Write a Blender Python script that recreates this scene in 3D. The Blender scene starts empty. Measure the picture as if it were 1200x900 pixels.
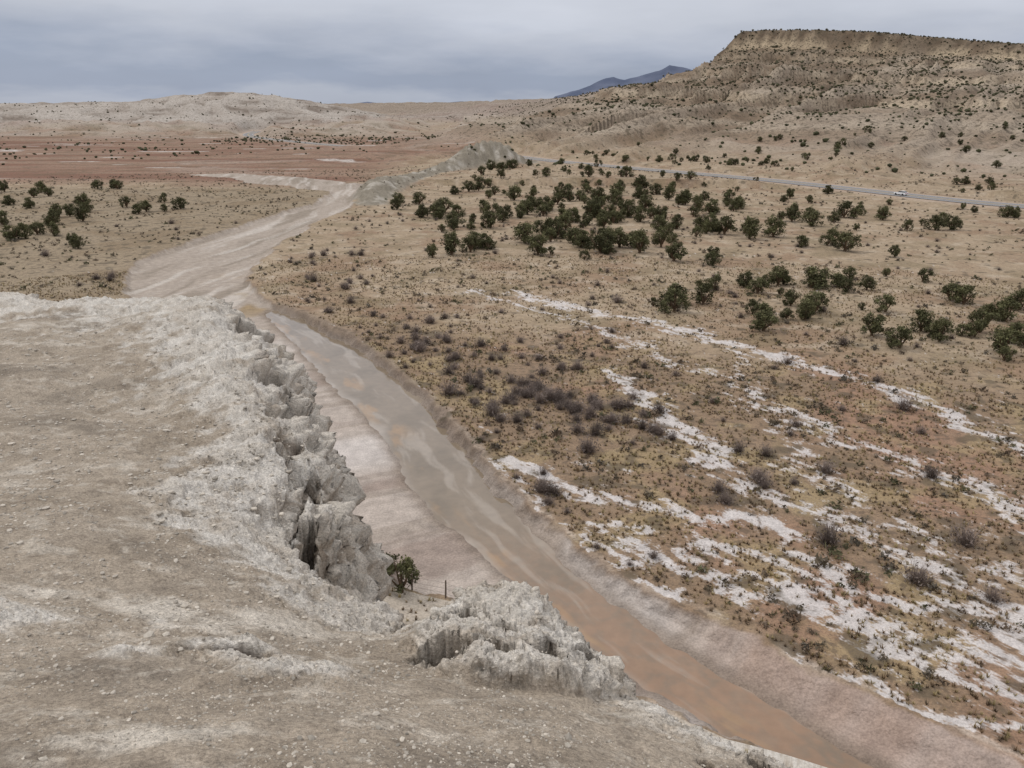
import bpy, bmesh, math, random
import numpy as np
from mathutils import Matrix,Vector
random.seed(7); rng=np.random.default_rng(7)
EYE=30.0

# ---------------------------------------------------------------- noise
PERM=rng.permutation(256).astype(np.int64); PERM=np.concatenate([PERM,PERM,PERM])
GA=rng.uniform(0,2*np.pi,256); GX=np.cos(GA); GY=np.sin(GA)
G3=rng.normal(size=(256,3)); G3/=np.linalg.norm(G3,axis=1)[:,None]
def per2(x,y,seed=0):
    x=x+seed*17.31; y=y-seed*9.77
    xi=np.floor(x); yi=np.floor(y); fx=x-xi; fy=y-yi
    xi=xi.astype(np.int64)&255; yi=yi.astype(np.int64)&255
    u=fx*fx*fx*(fx*(fx*6-15)+10); v=fy*fy*fy*(fy*(fy*6-15)+10)
    def g(a,b,dx,dy):
        h=PERM[PERM[(xi+a)&255]+((yi+b)&255)]
        return GX[h]*dx+GY[h]*dy
    a=g(0,0,fx,fy); b=g(1,0,fx-1,fy); c=g(0,1,fx,fy-1); d=g(1,1,fx-1,fy-1)
    return ((a+(b-a)*u)+((c+(d-c)*u)-(a+(b-a)*u))*v)*1.5
def fbm(x,y,o=4,seed=0,gain=.5):
    s=0;a=1;t=0
    for i in range(o):
        s=s+a*per2(x*2**i,y*2**i,seed+i*3);t+=a;a*=gain
    return s/t
def ridged(x,y,o=3,seed=0):
    s=0;a=1;t=0
    for i in range(o):
        s=s+a*(1-2*np.abs(per2(x*2**i,y*2**i,seed+i*3)));t+=a;a*=.5
    return s/t
def per3(x,y,z):
    xi=np.floor(x);yi=np.floor(y);zi=np.floor(z);fx=x-xi;fy=y-yi;fz=z-zi
    xi=xi.astype(np.int64)&255;yi=yi.astype(np.int64)&255;zi=zi.astype(np.int64)&255
    s=lambda t:t*t*t*(t*(t*6-15)+10)
    u=s(fx);v=s(fy);w=s(fz);out=0
    for a in (0,1):
        for b in (0,1):
            for c in (0,1):
                h=PERM[PERM[PERM[(xi+a)&255]+((yi+b)&255)]+((zi+c)&255)]
                wt=(u if a else 1-u)*(v if b else 1-v)*(w if c else 1-w)
                out=out+wt*(G3[h,0]*(fx-a)+G3[h,1]*(fy-b)+G3[h,2]*(fz-c))
    return out*1.5
def voro(x,y,seed=0):
    x=x+seed*5.3;y=y+seed*3.1
    xi=np.floor(x);yi=np.floor(y);f1=np.full(x.shape,9.);f2=np.full(x.shape,9.);idv=np.zeros(x.shape)
    for a in(-1,0,1):
        for b in(-1,0,1):
            h=PERM[PERM[(xi.astype(np.int64)+a)&255]+((yi.astype(np.int64)+b)&255)]
            cx=xi+a+.5+.45*GX[h];cy=yi+b+.5+.45*GY[h]
            d=np.hypot(x-cx,y-cy)
            n=d<f1
            f2=np.where(n,f1,np.minimum(f2,d));idv=np.where(n,h/255.,idv);f1=np.where(n,d,f1)
    return f1,f2,idv
def voro3(x,y,z):
    xi=np.floor(x);yi=np.floor(y);zi=np.floor(z);f1=np.full(x.shape,9.);f2=f1.copy();idv=np.zeros(x.shape)
    X=xi.astype(np.int64);Y=yi.astype(np.int64);Z=zi.astype(np.int64)
    for a in(-1,0,1):
        for b in(-1,0,1):
            for c in(-1,0,1):
                h=PERM[PERM[PERM[(X+a)&255]+((Y+b)&255)]+((Z+c)&255)]
                d=np.sqrt((x-xi-a-.5-.5*G3[h,0])**2+(y-yi-b-.5-.5*G3[h,1])**2+(z-zi-c-.5-.5*G3[h,2])**2)
                n=d<f1
                f2=np.where(n,f1,np.minimum(f2,d));idv=np.where(n,PERM[h]/255.,idv);f1=np.where(n,d,f1)
    return f1,f2,idv
def sst(a,b,x):
    t=np.clip((x-a)/(b-a),0,1);return t*t*(3-2*t)
def pline(x,y,P):
    P=np.array(P,float);best=np.full(x.shape,1e18);S=np.zeros(x.shape);side=np.ones(x.shape);K=np.zeros(x.shape);acc=0
    for i in range(len(P)-1):
        ax,ay=P[i,:2];bx,by=P[i+1,:2];dx=bx-ax;dy=by-ay;L2=dx*dx+dy*dy
        t=np.clip(((x-ax)*dx+(y-ay)*dy)/L2,0,1)
        d=(x-ax-t*dx)**2+(y-ay-t*dy)**2
        m=d<best
        best=np.where(m,d,best);S=np.where(m,acc+t*L2**.5,S);K=np.where(m,i+t,K)
        side=np.where(m,np.sign(dx*(y-ay)-dy*(x-ax)),side);acc+=L2**.5
    return np.sqrt(best),S,side,K
def pip(x,y,P):
    c=np.zeros(x.shape,bool);n=len(P)
    for i in range(n):
        ax,ay=P[i];bx,by=P[(i+1)%n]
        if ay==by: continue
        c^=((ay>y)!=(by>y))&(x<(bx-ax)*(y-ay)/(by-ay)+ax)
    return c
def sdist(x,y,P):
    d,_,_,_=pline(x,y,list(P)+[P[0]]);return np.where(pip(x,y,P),d,-d)
def S(r,g,b,k=1.0):
    f=lambda c:((c/255+.055)/1.055)**2.4 if c>10 else c/255/12.92
    return np.array([f(r),f(g),f(b)])*k
def mix(c,d,f):
    return c*(1-f[:,None])+d*f[:,None]

# ---------------------------------------------------------------- plan of the place (metres)
RB=[(24,24),(18.7,30.3),(15.4,34),(12.2,37.7),(8.5,42),(5.8,46.2),(3.1,51),(.7,56.1),(-1.9,63),(-5,71.4),(-9.4,81.9),(-16.1,95.6),(-24.3,109.3),(-33.1,120.5),(-38,126)]
WL=[(21,24),(15.8,30.3),(12.9,31.7),(11.1,33.3),(7.5,37),(4.6,40.7),(1.8,45.2),(-1.3,49.7),(-5.4,55.9),(-8.6,61.8),(-11.2,69.3),(-15.2,78.1),(-21.6,89),(-28.4,103),(-39,122)]
WPOLY=RB+WL[::-1]
LN=[(24,10),(15,27),(12,31),(5,36),(-2,43),(-7,45),(-10,49),(-22,62),(-34,86),(-46,104),(-60,120),(-72,147)]
BED=[(40,18),(26,29),(22,33),(17,37),(14,41),(9,45),(6,49),(3,55),(-1.2,63),(-4.5,71.4),(-9,81.9),(-15.6,95.6),(-23.8,109.3),(-32.8,120.5),(-38.5,126),(-48,143.5),(-51.3,164),(-52.5,185),(-52.6,215),(-51.2,263),(-58,322),(-85,360),(-130,388),(-150,380),(-122,358),(-110,340),(-69,306),(-65,270),(-72,225),(-76,192),(-78,164)]+LN[::-1]
CEN=[(30,10),(17,31),(7,41),(-1,53),(-8,68),(-16,86),(-28,108),(-45,128),(-60,150),(-64,185),(-62,225),(-58,270),(-63,315),(-90,350),(-130,372),(-200,402)]
BLUFF=LN+[(-90,140),(-160,60),(-160,-80),(80,-80),(60,-10)]
ROAD=[(520,-60),(330,90),(230,180),(158,244),(141,269),(126,302),(106,341),(79,379),(44,429),(19,468),(0,510),(-30,548),(-71,576),(-131,637),(-219,764),(-281,873),(-310,1017)]
def smooth_line(P,n):
    P=np.array(P,float)
    for _ in range(n):
        Q=[P[0]]
        for a,b in zip(P[:-1],P[1:]): Q+= [a*.75+b*.25,a*.25+b*.75]
        Q.append(P[-1]);P=np.array(Q)
    return P
ROADS=smooth_line(ROAD,1)
CENS=smooth_line(CEN,2)
MESA=[(1150,420,70),(950,550,78),(707,707,82),(500,866,88),(385,977,109),(307,1035,115),(283,1062,115),(267,1070,99),(253,1086,80),(228,1130,64),(198,1235,58),(139,1393,46),(81,1598,40),(-77,1998,34),(-400,2300,31),(-900,2500,30),(-1900,2500,30)]
MW=[600,600,600,600,580,560,500,420,380,300,280,250,300,400,400,400,400]
LHILL=[(-1700,700,24),(-1100,1050,26),(-773,1286,25),(-700,1320,27),(-629,1362,30),(-560,1392,37),(-498,1415,44),(-433,1436,43),(-365,1455,35),(-303,1470,23),(-220,1490,8)]
WRIDGE=[(-45,262,1.0),(-48,285,3.0),(-49,305,4.0),(-46,330,2.6),(-38,365,2.4),(-30,395,4),(-20,420,8.5),(-10,430,10.5),(-2,434,7.5),(8,436,2.5)]
SALT=[([(-7,135),(5,120),(14,108),(21,92),(26,89)],1.6,.74),([(0,135),(13,120),(24,110),(33,98),(40,88),(45,78),(48,67),(52,55)],1.8,1.05),
([(12,91),(15,78),(17,71),(19,65)],1.6,1.05),([(29,104),(27,78),(26,64),(27,56),(31,51),(34,45)],1.5,.62),
([(-1,65),(6,59),(12,56),(18,53),(21,48),(25,44),(31,40)],1.2,1.0),([(6,53),(12,48),(17,44),(21,41),(25,38),(29,36)],1.2,.9),
([(14,51),(20,45),(24,41),(29,37)],1.3,.82),([(20,60),(24,56),(27,51),(31,41)],1.7,.85),([(9,45),(13,40),(17,37),(22,34),(26,32),(34,27)],.6,.95),
([(25,86),(30,73),(36,64),(41,56)],1.9,.78),([(-1,62),(4,53),(9,45.5)],.5,.75)]

def terrain(x,y):
    """height, and colour (rgb + plant density) at ground points"""
    r=np.hypot(x,y);N=x.size
    z=fbm(x/30,y/30,3,1)*.45+fbm(x/5,y/5,2,2)*.10*sst(500,100,r)
    n1=fbm(x/18,y/18,5,11);n2=fbm(x/4.5,y/4.5,4,21);n3=fbm(x/90,y/90,4,31);n4=per2(x/1.1,y/1.1,41)
    col=np.tile(S(161,140,113),(N,1))
    col=mix(col,S(142,115,89),sst(-.1,.35,n1)*.85)
    col=mix(col,S(182,165,142),sst(.05,.4,n2)*.55)
    col=mix(col,S(130,113,84),sst(.0,.3,fbm(x/11,y/11,5,13))*.6)
    veg=np.full(N,.45)
    near=r<520
    mb=sst(118,95,y+.35*x)*sst(-12,0,x+ (y-60)*.45)
    col=mix(col,S(138,113,88),mb*.85)
    col=mix(col,S(156,119,95),mb*sst(0,.35,n1)*.65)
    col=mix(col,S(158,137,98),mb*sst(.0,.3,fbm(x/7,y/7,4,61))*.7)
    veg+=mb*.35
    rf=sst(-45,-80,x)*sst(315,360,y+n3*60)*sst(960,760,y+n3*120)
    rf=np.maximum(rf,sst(-5,-40,x)*sst(470,520,y)*sst(900,740,y+n3*80))
    st=fbm(x/160,y/26,5,71)
    col=mix(col,S(146,116,94),rf)
    col=mix(col,S(128,90,70),rf*sst(-.15,.25,st))
    col=mix(col,S(108,86,62),rf*sst(.05,.3,fbm(x/30,y/14,4,73))*.5)
    col=mix(col,S(166,146,130),rf*sst(.2,.4,fbm(x/110,y/26,4,77))*.5)
    col=mix(col,S(198,188,180),rf*sst(.36,.42,fbm(x/60,y/22,3,79))*.8)
    lb=sst(-55,-66,x)*sst(330,300,y)
    col=mix(col,S(150,132,106),lb);col=mix(col,S(134,114,86),lb*sst(-.05,.25,n1)*.75)
    veg+=lb*.35+rf*.25
    xi=np.where(near)[0];xx=x[xi];yy=y[xi];rr=r[xi]
    sd=sdist(xx,yy,BED)+n2[xi]*1.1*sst(15,60,rr)+n4[xi]*.35+n1[xi]*rr*.014+per2(xx/.45,yy/.45,43)*.15
    inb=pip(xx,yy,BLUFF)
    zb=z[xi]; cb=col[xi]; vb=veg[xi]
    u=np.clip(-sd/35,0,1)
    bh=11*sst(75,45,rr)
    zb=np.where(inb,zb+bh*u*u*(3-2*u)+ridged(xx/5,yy/5,3,5)*.5*np.clip(-sd/5,0,1)*sst(90,60,rr),zb)
    inf=inb*sst(100,70,rr)
    cb=mix(cb,S(178,165,148),inf);cb=mix(cb,S(146,134,117),inf*sst(0,.3,n2[xi])*.6)
    vb=np.where(inb,.25+.5*(1-inf),vb)
    # stream bed
    mudflat=sst(8,16,xx)*sst(48,38,yy)
    bankw=.8+.8*np.clip(per2(xx/3,yy/3,45)+.3,0,1)+1.8*mudflat+1.2*sst(130,200,rr)
    f=sst(0,1,sd/bankw)
    _,s_,side,_=pline(xx,yy,CENS);dc=_*side
    upst=sst(95,135,rr);nst=1-upst
    fl=fbm(dc/1.6+n1[xi]*.8,s_/34,4,91)*nst; fl2=fbm(dc/.5,s_/16,3,95)*nst
    bedz=-.88+fl*.05+per2(xx/9,yy/9,3)*.04
    zb=zb*(1-f)+bedz*f
    bedc=np.tile(S(176,162,150),(xx.size,1))
    bedc=mix(bedc,S(152,135,123),sst(-.1,.25,fl)*nst)
    bedc=mix(bedc,S(140,126,112),sst(.1,.3,fl2)*.5)
    bedc=mix(bedc,S(196,187,180),sst(.1,.4,per2(dc/2.2,s_/60,7))*.75*nst)
    bedc=mix(bedc,S(168,147,134),mudflat*.8)
    bedc=mix(bedc,S(154,127,109),mudflat*sst(0,.3,fbm(dc/2,s_/9,4,97))*.5)
    # upstream reach: braided bars in ground coordinates
    lean=xx+9*np.sin(yy/55.)+3*fbm(xx/14,yy/26,4,96)
    b1=fbm(lean/5,yy/60,5,98,.55);b2=fbm(lean/3.2+9,yy/45,5,99,.55)
    bedc=mix(bedc,S(164,150,136),upst)
    bedc=mix(bedc,S(134,121,105),sst(.0,.28,b1)*upst*.7)
    bedc=mix(bedc,S(194,184,173),sst(.03,.3,b2)*upst*.65)
    bedc=mix(bedc,S(150,126,90),sst(.0,.25,fbm(xx/9,yy/14,3,19))*sst(18,4,np.abs(sd))*sst(110,130,yy)*sst(170,150,yy)*sst(-60,-45,xx))
    f2=sst(0,.5,sd)
    cb=mix(cb,bedc,f2)
    lip=np.exp(-((sd+.25)/.4)**2)*sst(140,40,rr)*sst(-.2,.3,per2(xx/3.5,yy/3.5,47))
    cb=mix(cb,S(200,184,168),lip*.6*(1-inb))
    edge=np.exp(-((sd-.25)/.3)**2)*(1-mudflat)
    cb=mix(cb,S(112,92,76),edge*.4*(1-inb))
    vb=vb*(1-sst(-.3,.5,sd))
    # water channel
    sw=sdist(xx,yy,WPOLY)+n4[xi]*.2+n2[xi]*.6
    near2=rr<170
    zb=np.where(near2,zb-.38*sst(-.5,.7,sw),zb)
    cb=mix(cb,S(128,112,97),sst(-1.6,.0,sw)*near2*.7)
    # salt
    salt=np.zeros(xx.size)
    m=(rr<180)
    mi=np.where(m)[0];X=xx[mi];Y=yy[mi];q=np.zeros(mi.size)
    wob=fbm(X/5,Y/5,4,51)*4.2
    for L,w,g in SALT:
        d,ss_,_,_=pline(X+wob,Y+wob*.5,L)
        q=np.maximum(q,g*np.exp(-(d/w)**2))
    a=math.radians(-52);ux=X*math.cos(a)+Y*math.sin(a);uy=-X*math.sin(a)+Y*math.cos(a)
    br=fbm(ux/4,uy/.9,4,53)*1.1+fbm(X/.9,Y/.9,4,55,.6)*.9+per2(X/.16,Y/.16,56)*.4
    wide=sst(-2,8,X+(Y-60)*.5)*sst(105,60,Y+.35*X)
    q=q+wide*.24*sst(-.2,.3,fbm(ux/12,uy/4,3,57))
    sl_=np.clip(sst(.40,.80,q+br*.85-.10),0,1)
    salt[mi]=sl_*(sd[mi]<-.15)*(~inb[mi])
    cb=mix(cb,S(200,193,189),salt*.88)
    vb=vb*(1-salt*.6)
    # pale ridge by the bend
    dW,sW,_,kW=pline(xx+n2[xi]*3,yy,[p[:2] for p in WRIDGE])
    hW=np.interp(kW,range(len(WRIDGE)),[p[2] for p in WRIDGE])
    wW=3.5+hW*1.05
    mW=np.exp(-(dW/wW)**2)
    zb=zb+hW*mW*(1+.5*ridged(xx/9,yy/9,4,8))
    cb=mix(cb,S(170,162,149),sst(.15,.5,mW)*.95)
    cb=mix(cb,S(120,110,92),sst(.15,.5,mW)*sst(.05,.5,ridged(xx/7,yy/7,4,18))*.8)
    vb=vb*(1-sst(.1,.5,mW)*.6)
    z[xi]=zb;col[xi]=cb;veg[xi]=vb
    # low badland hills beyond the road
    dR,sR,sideR,_=pline(x,y,ROADS)
    beyond=np.where((x>-60),sst(25,160,dR)*(sideR<0),0)
    left=sst(-60,-160,x)*sst(720,900,y)
    beyond=np.maximum(beyond,np.maximum(sst(560,700,y)*sst(-120,-20,x),left))
    rg=ridged(x/75,y/55,4,101)
    lowh=np.clip(rg+.15,0,2)*10+np.clip(fbm(x/200,y/200,3,105)+.2,0,1)*14
    rampx=np.maximum(sst(-40,20,x+.1*y-20),left*.9)
    z=z+lowh*beyond*rampx
    pale=beyond*sst(-.05,.5,rg+fbm(x/60,y/60,3,109))
    col=mix(col,S(146,124,100),beyond*.8)
    col=mix(col,S(176,163,148),pale*.75)
    col=mix(col,S(150,118,96),beyond*sst(.08,.3,fbm(x/45,y/30,4,111))*.65)
    col=mix(col,S(110,98,74),beyond*sst(.0,.3,fbm(x/25,y/18,4,113))*.45)
    veg=veg*(1-pale*.4)+beyond*.15
    # mesa
    far=np.where(r>330)[0];X=x[far];Y=y[far]
    wx=fbm(X/120,Y/120,3,121)*22;
    d,s_,side,k=pline(X+wx,Y+wx,[p[:2] for p in MESA])
    h=np.interp(k,range(len(MESA)),[p[2] for p in MESA]);W=np.interp(k,range(len(MW)),MW)
    front=side>0
    g=ridged(s_/95,d/520,4,131);g2=ridged(s_/30,d/200,3,141)
    u=d/W
    uu=u+(.5-g)*.28*sst(.03,.3,u)+(.5-g2)*.12*sst(.03,.2,u)
    p=np.interp(uu,[0,.006,.022,.04,.12,.135,.28,.30,.33,.50,.52,.55,.85,1,1.3],[1,.985,.84,.81,.74,.69,.58,.52,.50,.38,.32,.31,.12,.04,0])
    zm=np.where(front,h*p,h*np.exp(-np.clip(d-600,0,9e9)/900))
    small=sst(70,50,h)
    zsm=h*np.exp(-(d/(W*.55))**2)
    zm=np.where(front,zm*(1-small)+zsm*small,zm)
    zm=zm+sst(20,60,zm)*fbm(X/30,Y/30,4,145)*4*sst(0,.1,u)+sst(5,20,zm)*ridged(X/22,Y/22,3,147)*1.8
    z[far]=np.maximum(z[far],zm)
    mm=sst(4,16,zm)*sst(-9,-6,zm-z[far])
    c=col[far]
    zz=zm+fbm(X/80,Y/80,3,151)*5
    sl=np.tile(S(140,119,96),(X.size,1))
    band=.5+.5*np.sin(zz/2.2+3*per2(X/200,Y/200,5));
    sl=mix(sl,S(172,155,133),sst(.5,.95,band)*.8)
    sl=mix(sl,S(108,89,69),sst(.0,.45,fbm(X/28,Y/28,5,161))*.75)
    sl=mix(sl,S(182,167,147),sst(.5,.85,g)*.5)
    sl=mix(sl,S(100,82,65),sst(.3,-.2,g)*.5)
    steps=np.interp(uu,[.11,.12,.135,.15,.27,.285,.30,.32,.49,.505,.52,.54],[0,1,1,0,0,1,1,0,0,1,1,0])
    sl=mix(sl,S(192,173,145),front*steps*.8*sst(-.3,.1,fbm(X/50,Y/50,3,163)))
    sl=mix(sl,S(116,97,73),sst(.55,.8,zm/115)*.6)
    sl=mix(sl,S(200,178,144),front*np.exp(-((p-.86)/.05)**2)*sst(60,90,h)*sst(-.2,.1,fbm(X/40,Y/40,3,171))*.9)
    sl=mix(sl,S(86,70,54),front*np.exp(-((p-.95)/.035)**2)*sst(60,90,h)*.85)
    sl=mix(sl,S(92,80,60),(~front)*1.0)
    sl=mix(sl,S(156,140,124),small*.8)
    c=mix(c,sl,mm);col[far]=c
    v=veg[far];veg[far]=v*(1-mm)+mm*1.0
    # pale hills on the left
    d,s_,side,k=pline(X+wx,Y+wx,[p[:2] for p in LHILL])
    h=np.interp(k,range(len(LHILL)),[p[2] for p in LHILL])
    g=ridged(s_/110,d/500,4,181)
    dd=np.clip(d/430+(.5-g)*.3,0,3)
    zl=h*np.exp(-(dd*1.25)**2)*1.02+ridged(X/60,Y/60,4,185)*3.5*np.exp(-d/400)
    z[far]=np.maximum(z[far],zl)
    ml=sst(3,9,zl+per2(X/40,Y/40,9)*3)
    c=mix(col[far],S(162,150,138),ml);c=mix(c,S(120,106,94),ml*sst(-.05,.3,fbm(X/45,Y/45,5,191))*.85)
    bl=.5+.5*np.sin((zl+fbm(X/70,Y/70,3,193)*6)/1.9)
    c=mix(c,S(190,181,170),ml*np.maximum(sst(.4,.8,g)*.65,sst(.6,.95,bl)*.55));c=mix(c,S(144,110,92),ml*sst(12,4,zl)*.55)
    col[far]=c;veg[far]=veg[far]*(1-ml)+ml*.8
    mid=sst(1000,1250,r[far])*sst(0,-200,X-150)
    z[far]+=mid*np.clip(ridged(X/180,Y/140,3,195),0,1)*7*sst(2,12,np.abs(z[far])+3)
    wR=1-sst(7,24,dR)
    z=z*(1-wR)+1.0*wR
    col=mix(col,S(172,150,130),(1-sst(7,12,dR))*.8)
    veg=veg*(1-(1-sst(7,12,dR)))
    z=np.where(r>3500,np.minimum(z,6),z)
    lum=col@np.array([.3,.55,.15])
    col=col*.86+lum[:,None]*.14
    return z,np.column_stack([np.clip(col,0,1),np.clip(veg,0,1.1)])

# ---------------------------------------------------------------- mesh helpers
def mesh_np(name,V,F,C=None,smooth=True,mat=None,link=True,parent=None):
    me=bpy.data.meshes.new(name);n=F.shape[1]
    me.vertices.add(len(V));me.vertices.foreach_set("co",V.astype(np.float32).ravel())
    me.loops.add(F.size);me.loops.foreach_set("vertex_index",F.astype(np.int32).ravel())
    me.polygons.add(len(F));me.polygons.foreach_set("loop_start",np.arange(0,F.size,n,dtype=np.int32))
    try: me.polygons.foreach_set("loop_total",np.full(len(F),n,dtype=np.int32))
    except Exception: pass
    me.polygons.foreach_set("use_smooth",np.full(len(F),smooth,dtype=bool))
    me.update(calc_edges=True)
    if C is not None:
        a=me.attributes.new("col","FLOAT_COLOR","POINT")
        if C.shape[1]==3:C=np.column_stack([C,np.ones(len(C))])
        a.data.foreach_set("color",C.astype(np.float32).ravel())
    if mat:me.materials.append(mat)
    if not link:return me
    o=bpy.data.objects.new(name,me);bpy.context.scene.collection.objects.link(o)
    if parent:o.parent=parent
    return o
def gridF(nr,nc):
    i=np.arange(nr-1)[:,None]*nc+np.arange(nc-1)[None,:];i=i.ravel()
    return np.column_stack([i,i+1,i+nc+1,i+nc])[:,::-1]
def fan(azs,rs):
    A,R=np.meshgrid(azs,rs);return (R*np.sin(A)).ravel(),(R*np.cos(A)).ravel()

# ---------------------------------------------------------------- materials
def newmat(name):
    m=bpy.data.materials.new(name);m.use_nodes=True;nt=m.node_tree
    b=nt.nodes["Principled BSDF"];return m,nt,b
def N(nt,t,**k):
    n=nt.nodes.new(t)
    for a,v in k.items():
        if a.startswith("i_"):n.inputs[a[2:]].default_value=v
        else:setattr(n,a,v)
    return n
def mathn(nt,op,a,b=None,c=None):
    n=nt.nodes.new("ShaderNodeMath");n.operation=op
    for i,v in enumerate((a,b,c)):
        if v is None:continue
        if isinstance(v,(int,float)):n.inputs[i].default_value=v
        else:nt.links.new(v,n.inputs[i])
    return n.outputs[0]
def noise(nt,co,scale,det=3,rough=.55):
    n=N(nt,"ShaderNodeTexNoise");n.inputs["Scale"].default_value=scale;n.inputs["Detail"].default_value=det;n.inputs["Roughness"].default_value=rough
    nt.links.new(co,n.inputs["Vector"]);return n.outputs["Fac"]
def maprange(nt,v,a,b,c,d):
    n=N(nt,"ShaderNodeMapRange");nt.links.new(v,n.inputs[0])
    for i,q in enumerate((a,b,c,d)):n.inputs[i+1].default_value=q
    return n.outputs[0]
def scalecol(nt,col,f):
    n=N(nt,"ShaderNodeVectorMath",operation="SCALE");nt.links.new(col,n.inputs[0]);nt.links.new(f,n.inputs["Scale"]);return n.outputs[0]
def mixcol(nt,f,a,b):
    n=N(nt,"ShaderNodeMix",data_type="RGBA")
    nt.links.new(f,n.inputs[0]);nt.links.new(a,n.inputs[6])
    if isinstance(b,tuple):n.inputs[7].default_value=b
    else:nt.links.new(b,n.inputs[7])
    return n.outputs[2]
def attrcol_mat(name,scales,bump=0,bscale=5,rough=.95,veg=False,randobj=False,bdet=3):
    m,nt,b=newmat(name)
    at=N(nt,"ShaderNodeAttribute",attribute_name="col")
    g=N(nt,"ShaderNodeNewGeometry").outputs["Position"]
    c=at.outputs["Color"]
    for sc,lo,hi,det in scales:
        c=scalecol(nt,c,maprange(nt,noise(nt,g,sc,det),.3,.7,lo,hi))
    if veg:
        for sc,w,colr in ((.32,.65,(.095,.078,.053,1)),(1.3,.6,(.12,.09,.065,1)),(5.5,.5,(.14,.105,.078,1))):
            n=noise(nt,g,sc,1,.6)
            th=mathn(nt,'MULTIPLY_ADD',at.outputs["Alpha"],-.16,.70)
            f=mathn(nt,'MULTIPLY',mathn(nt,'SUBTRACT',n,th),14.0)
            f=mathn(nt,'MINIMUM',mathn(nt,'MAXIMUM',f,0.0),1.0)
            f=mathn(nt,'MULTIPLY',f,w)
            f=mathn(nt,'MULTIPLY',f,mathn(nt,'MINIMUM',mathn(nt,'MULTIPLY',at.outputs["Alpha"],3.0),1.0))
            c=mixcol(nt,f,c,colr)
    if randobj:
        oi=N(nt,"ShaderNodeObjectInfo")
        c=scalecol(nt,c,maprange(nt,oi.outputs["Random"],0,1,.75,1.3))
    nt.links.new(c,b.inputs["Base Color"]);b.inputs["Roughness"].default_value=rough
    b.inputs["Specular IOR Level"].default_value=.15
    if bump:
        bn=N(nt,"ShaderNodeBump");bn.inputs["Strength"].default_value=.9;bn.inputs["Distance"].default_value=bump
        nt.links.new(noise(nt,g,bscale,bdet,.65),bn.inputs["Height"]);nt.links.new(bn.outputs[0],b.inputs["Normal"])
    return m
M_ground=attrcol_mat("ground_soil",[(.9,.84,1.13,2),(7,.80,1.17,2)],bump=.12,bscale=4.0,veg=True,bdet=2)
M_rock=attrcol_mat("gypsum_crust",[(9,.84,1.13,3),(60,.70,1.25,3),(260,.8,1.16,1)],bump=.035,bscale=34,bdet=4)
M_peb=attrcol_mat("gypsum_pebbles",[(80,.85,1.1,1)])
M_leaf=attrcol_mat("juniper_foliage",[(1.5,.8,1.2,1)],rough=.8,randobj=True)
M_bark=attrcol_mat("juniper_bark",[(12,.7,1.2,1)])
M_twig=attrcol_mat("dry_twigs",[(3,.8,1.2,1)],randobj=True)
M_grass=attrcol_mat("dry_grass_blades",[(.5,.85,1.15,1)])
M_mtn=attrcol_mat("hazy_mountain_rock",[(.002,.9,1.1,3)])
def flatmat(name,c,rough=.8,sc=3,lo=.9,hi=1.1,metal=0):
    m,nt,b=newmat(name);g=N(nt,"ShaderNodeNewGeometry").outputs["Position"]
    rgb=N(nt,"ShaderNodeRGB");rgb.outputs[0].default_value=(*c,1)
    nt.links.new(scalecol(nt,rgb.outputs[0],maprange(nt,noise(nt,g,sc),.3,.7,lo,hi)),b.inputs["Base Color"])
    b.inputs["Roughness"].default_value=rough;b.inputs["Metallic"].default_value=metal;return m
M_road=flatmat("weathered_asphalt",(.20,.19,.188),.9,.6,.85,1.15)
M_white=flatmat("white_road_paint",(.7,.7,.68),.7)
M_yel=flatmat("yellow_road_paint",(.6,.42,.08),.7)
M_post=flatmat("weathered_fence_wood",(.12,.09,.07),.9,20,.7,1.3)
M_wire=flatmat("fence_wire_steel",(.15,.14,.13),.5,5,.9,1.1,.8)

# ---------------------------------------------------------------- terrain sheet
rs=[.5,3,6,9,12,15];r=18.
while r<11500:
    rs.append(r);st=min(r*r*3.3e-5,.0065*r)
    if r>2700:st=.03*r
    r+=st
rs=np.array(rs)
az=np.radians(np.concatenate([np.arange(-130,-44,1.5),np.arange(-44,-36,.3),np.arange(-36,36,.085),np.arange(36,44,.3),np.arange(44,131,1.5)]))
x,y=fan(az,rs)
z=np.zeros(x.size);C=np.zeros((x.size,4))
CH=400000
for i in range(0,x.size,CH):
    z[i:i+CH],C[i:i+CH]=terrain(x[i:i+CH],y[i:i+CH])
ground=mesh_np("ground",np.column_stack([x,y,z]),gridF(len(rs),len(az)),C,mat=M_ground)
print("terrain verts",x.size)

# ---------------------------------------------------------------- distant mountain
azm=np.radians(np.arange(-20,26,.1));rm=np.linspace(7600,9800,36)
x,y=fan(azm,rm);r=np.hypot(x,y);a=np.degrees(np.arctan2(x,y))
el=np.interp(a,[-20,-12,-9.7,-8,-5.5,-4.3,-3.4,-2,0,2,2.9,3.6,4.5,5.2,5.7,6.3,6.8,7.5,8.3,9.0,9.7,10.4,11.3,12.2,14,17,22],
 [.0,.02,.32,.12,.08,.28,.36,.15,.08,.35,.6,.8,1.05,1.3,1.55,1.8,1.92,1.72,1.85,2.0,2.2,2.6,2.4,2.1,1.6,.9,.2])
t=(r-7600)/1400
prof=np.clip(np.where(t<1,t**1.2,1-(t-1)*1.2),0,1)
hm=(30+np.tan(np.radians(el))*9000)*prof*(1-.25*np.abs(per2(x/350,y/500,3))*np.clip((1-t)*4,0,1))+ridged(x/500,y/500,3,4)*20*prof*(el>.6)
cm=np.tile(S(78,87,108),(x.size,1));cm=mix(cm,S(106,112,130),sst(.2,.8,ridged(x/400,y/900,3,6))*.6)  # blue-grey distance haze is painted into the mountain's colour
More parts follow.
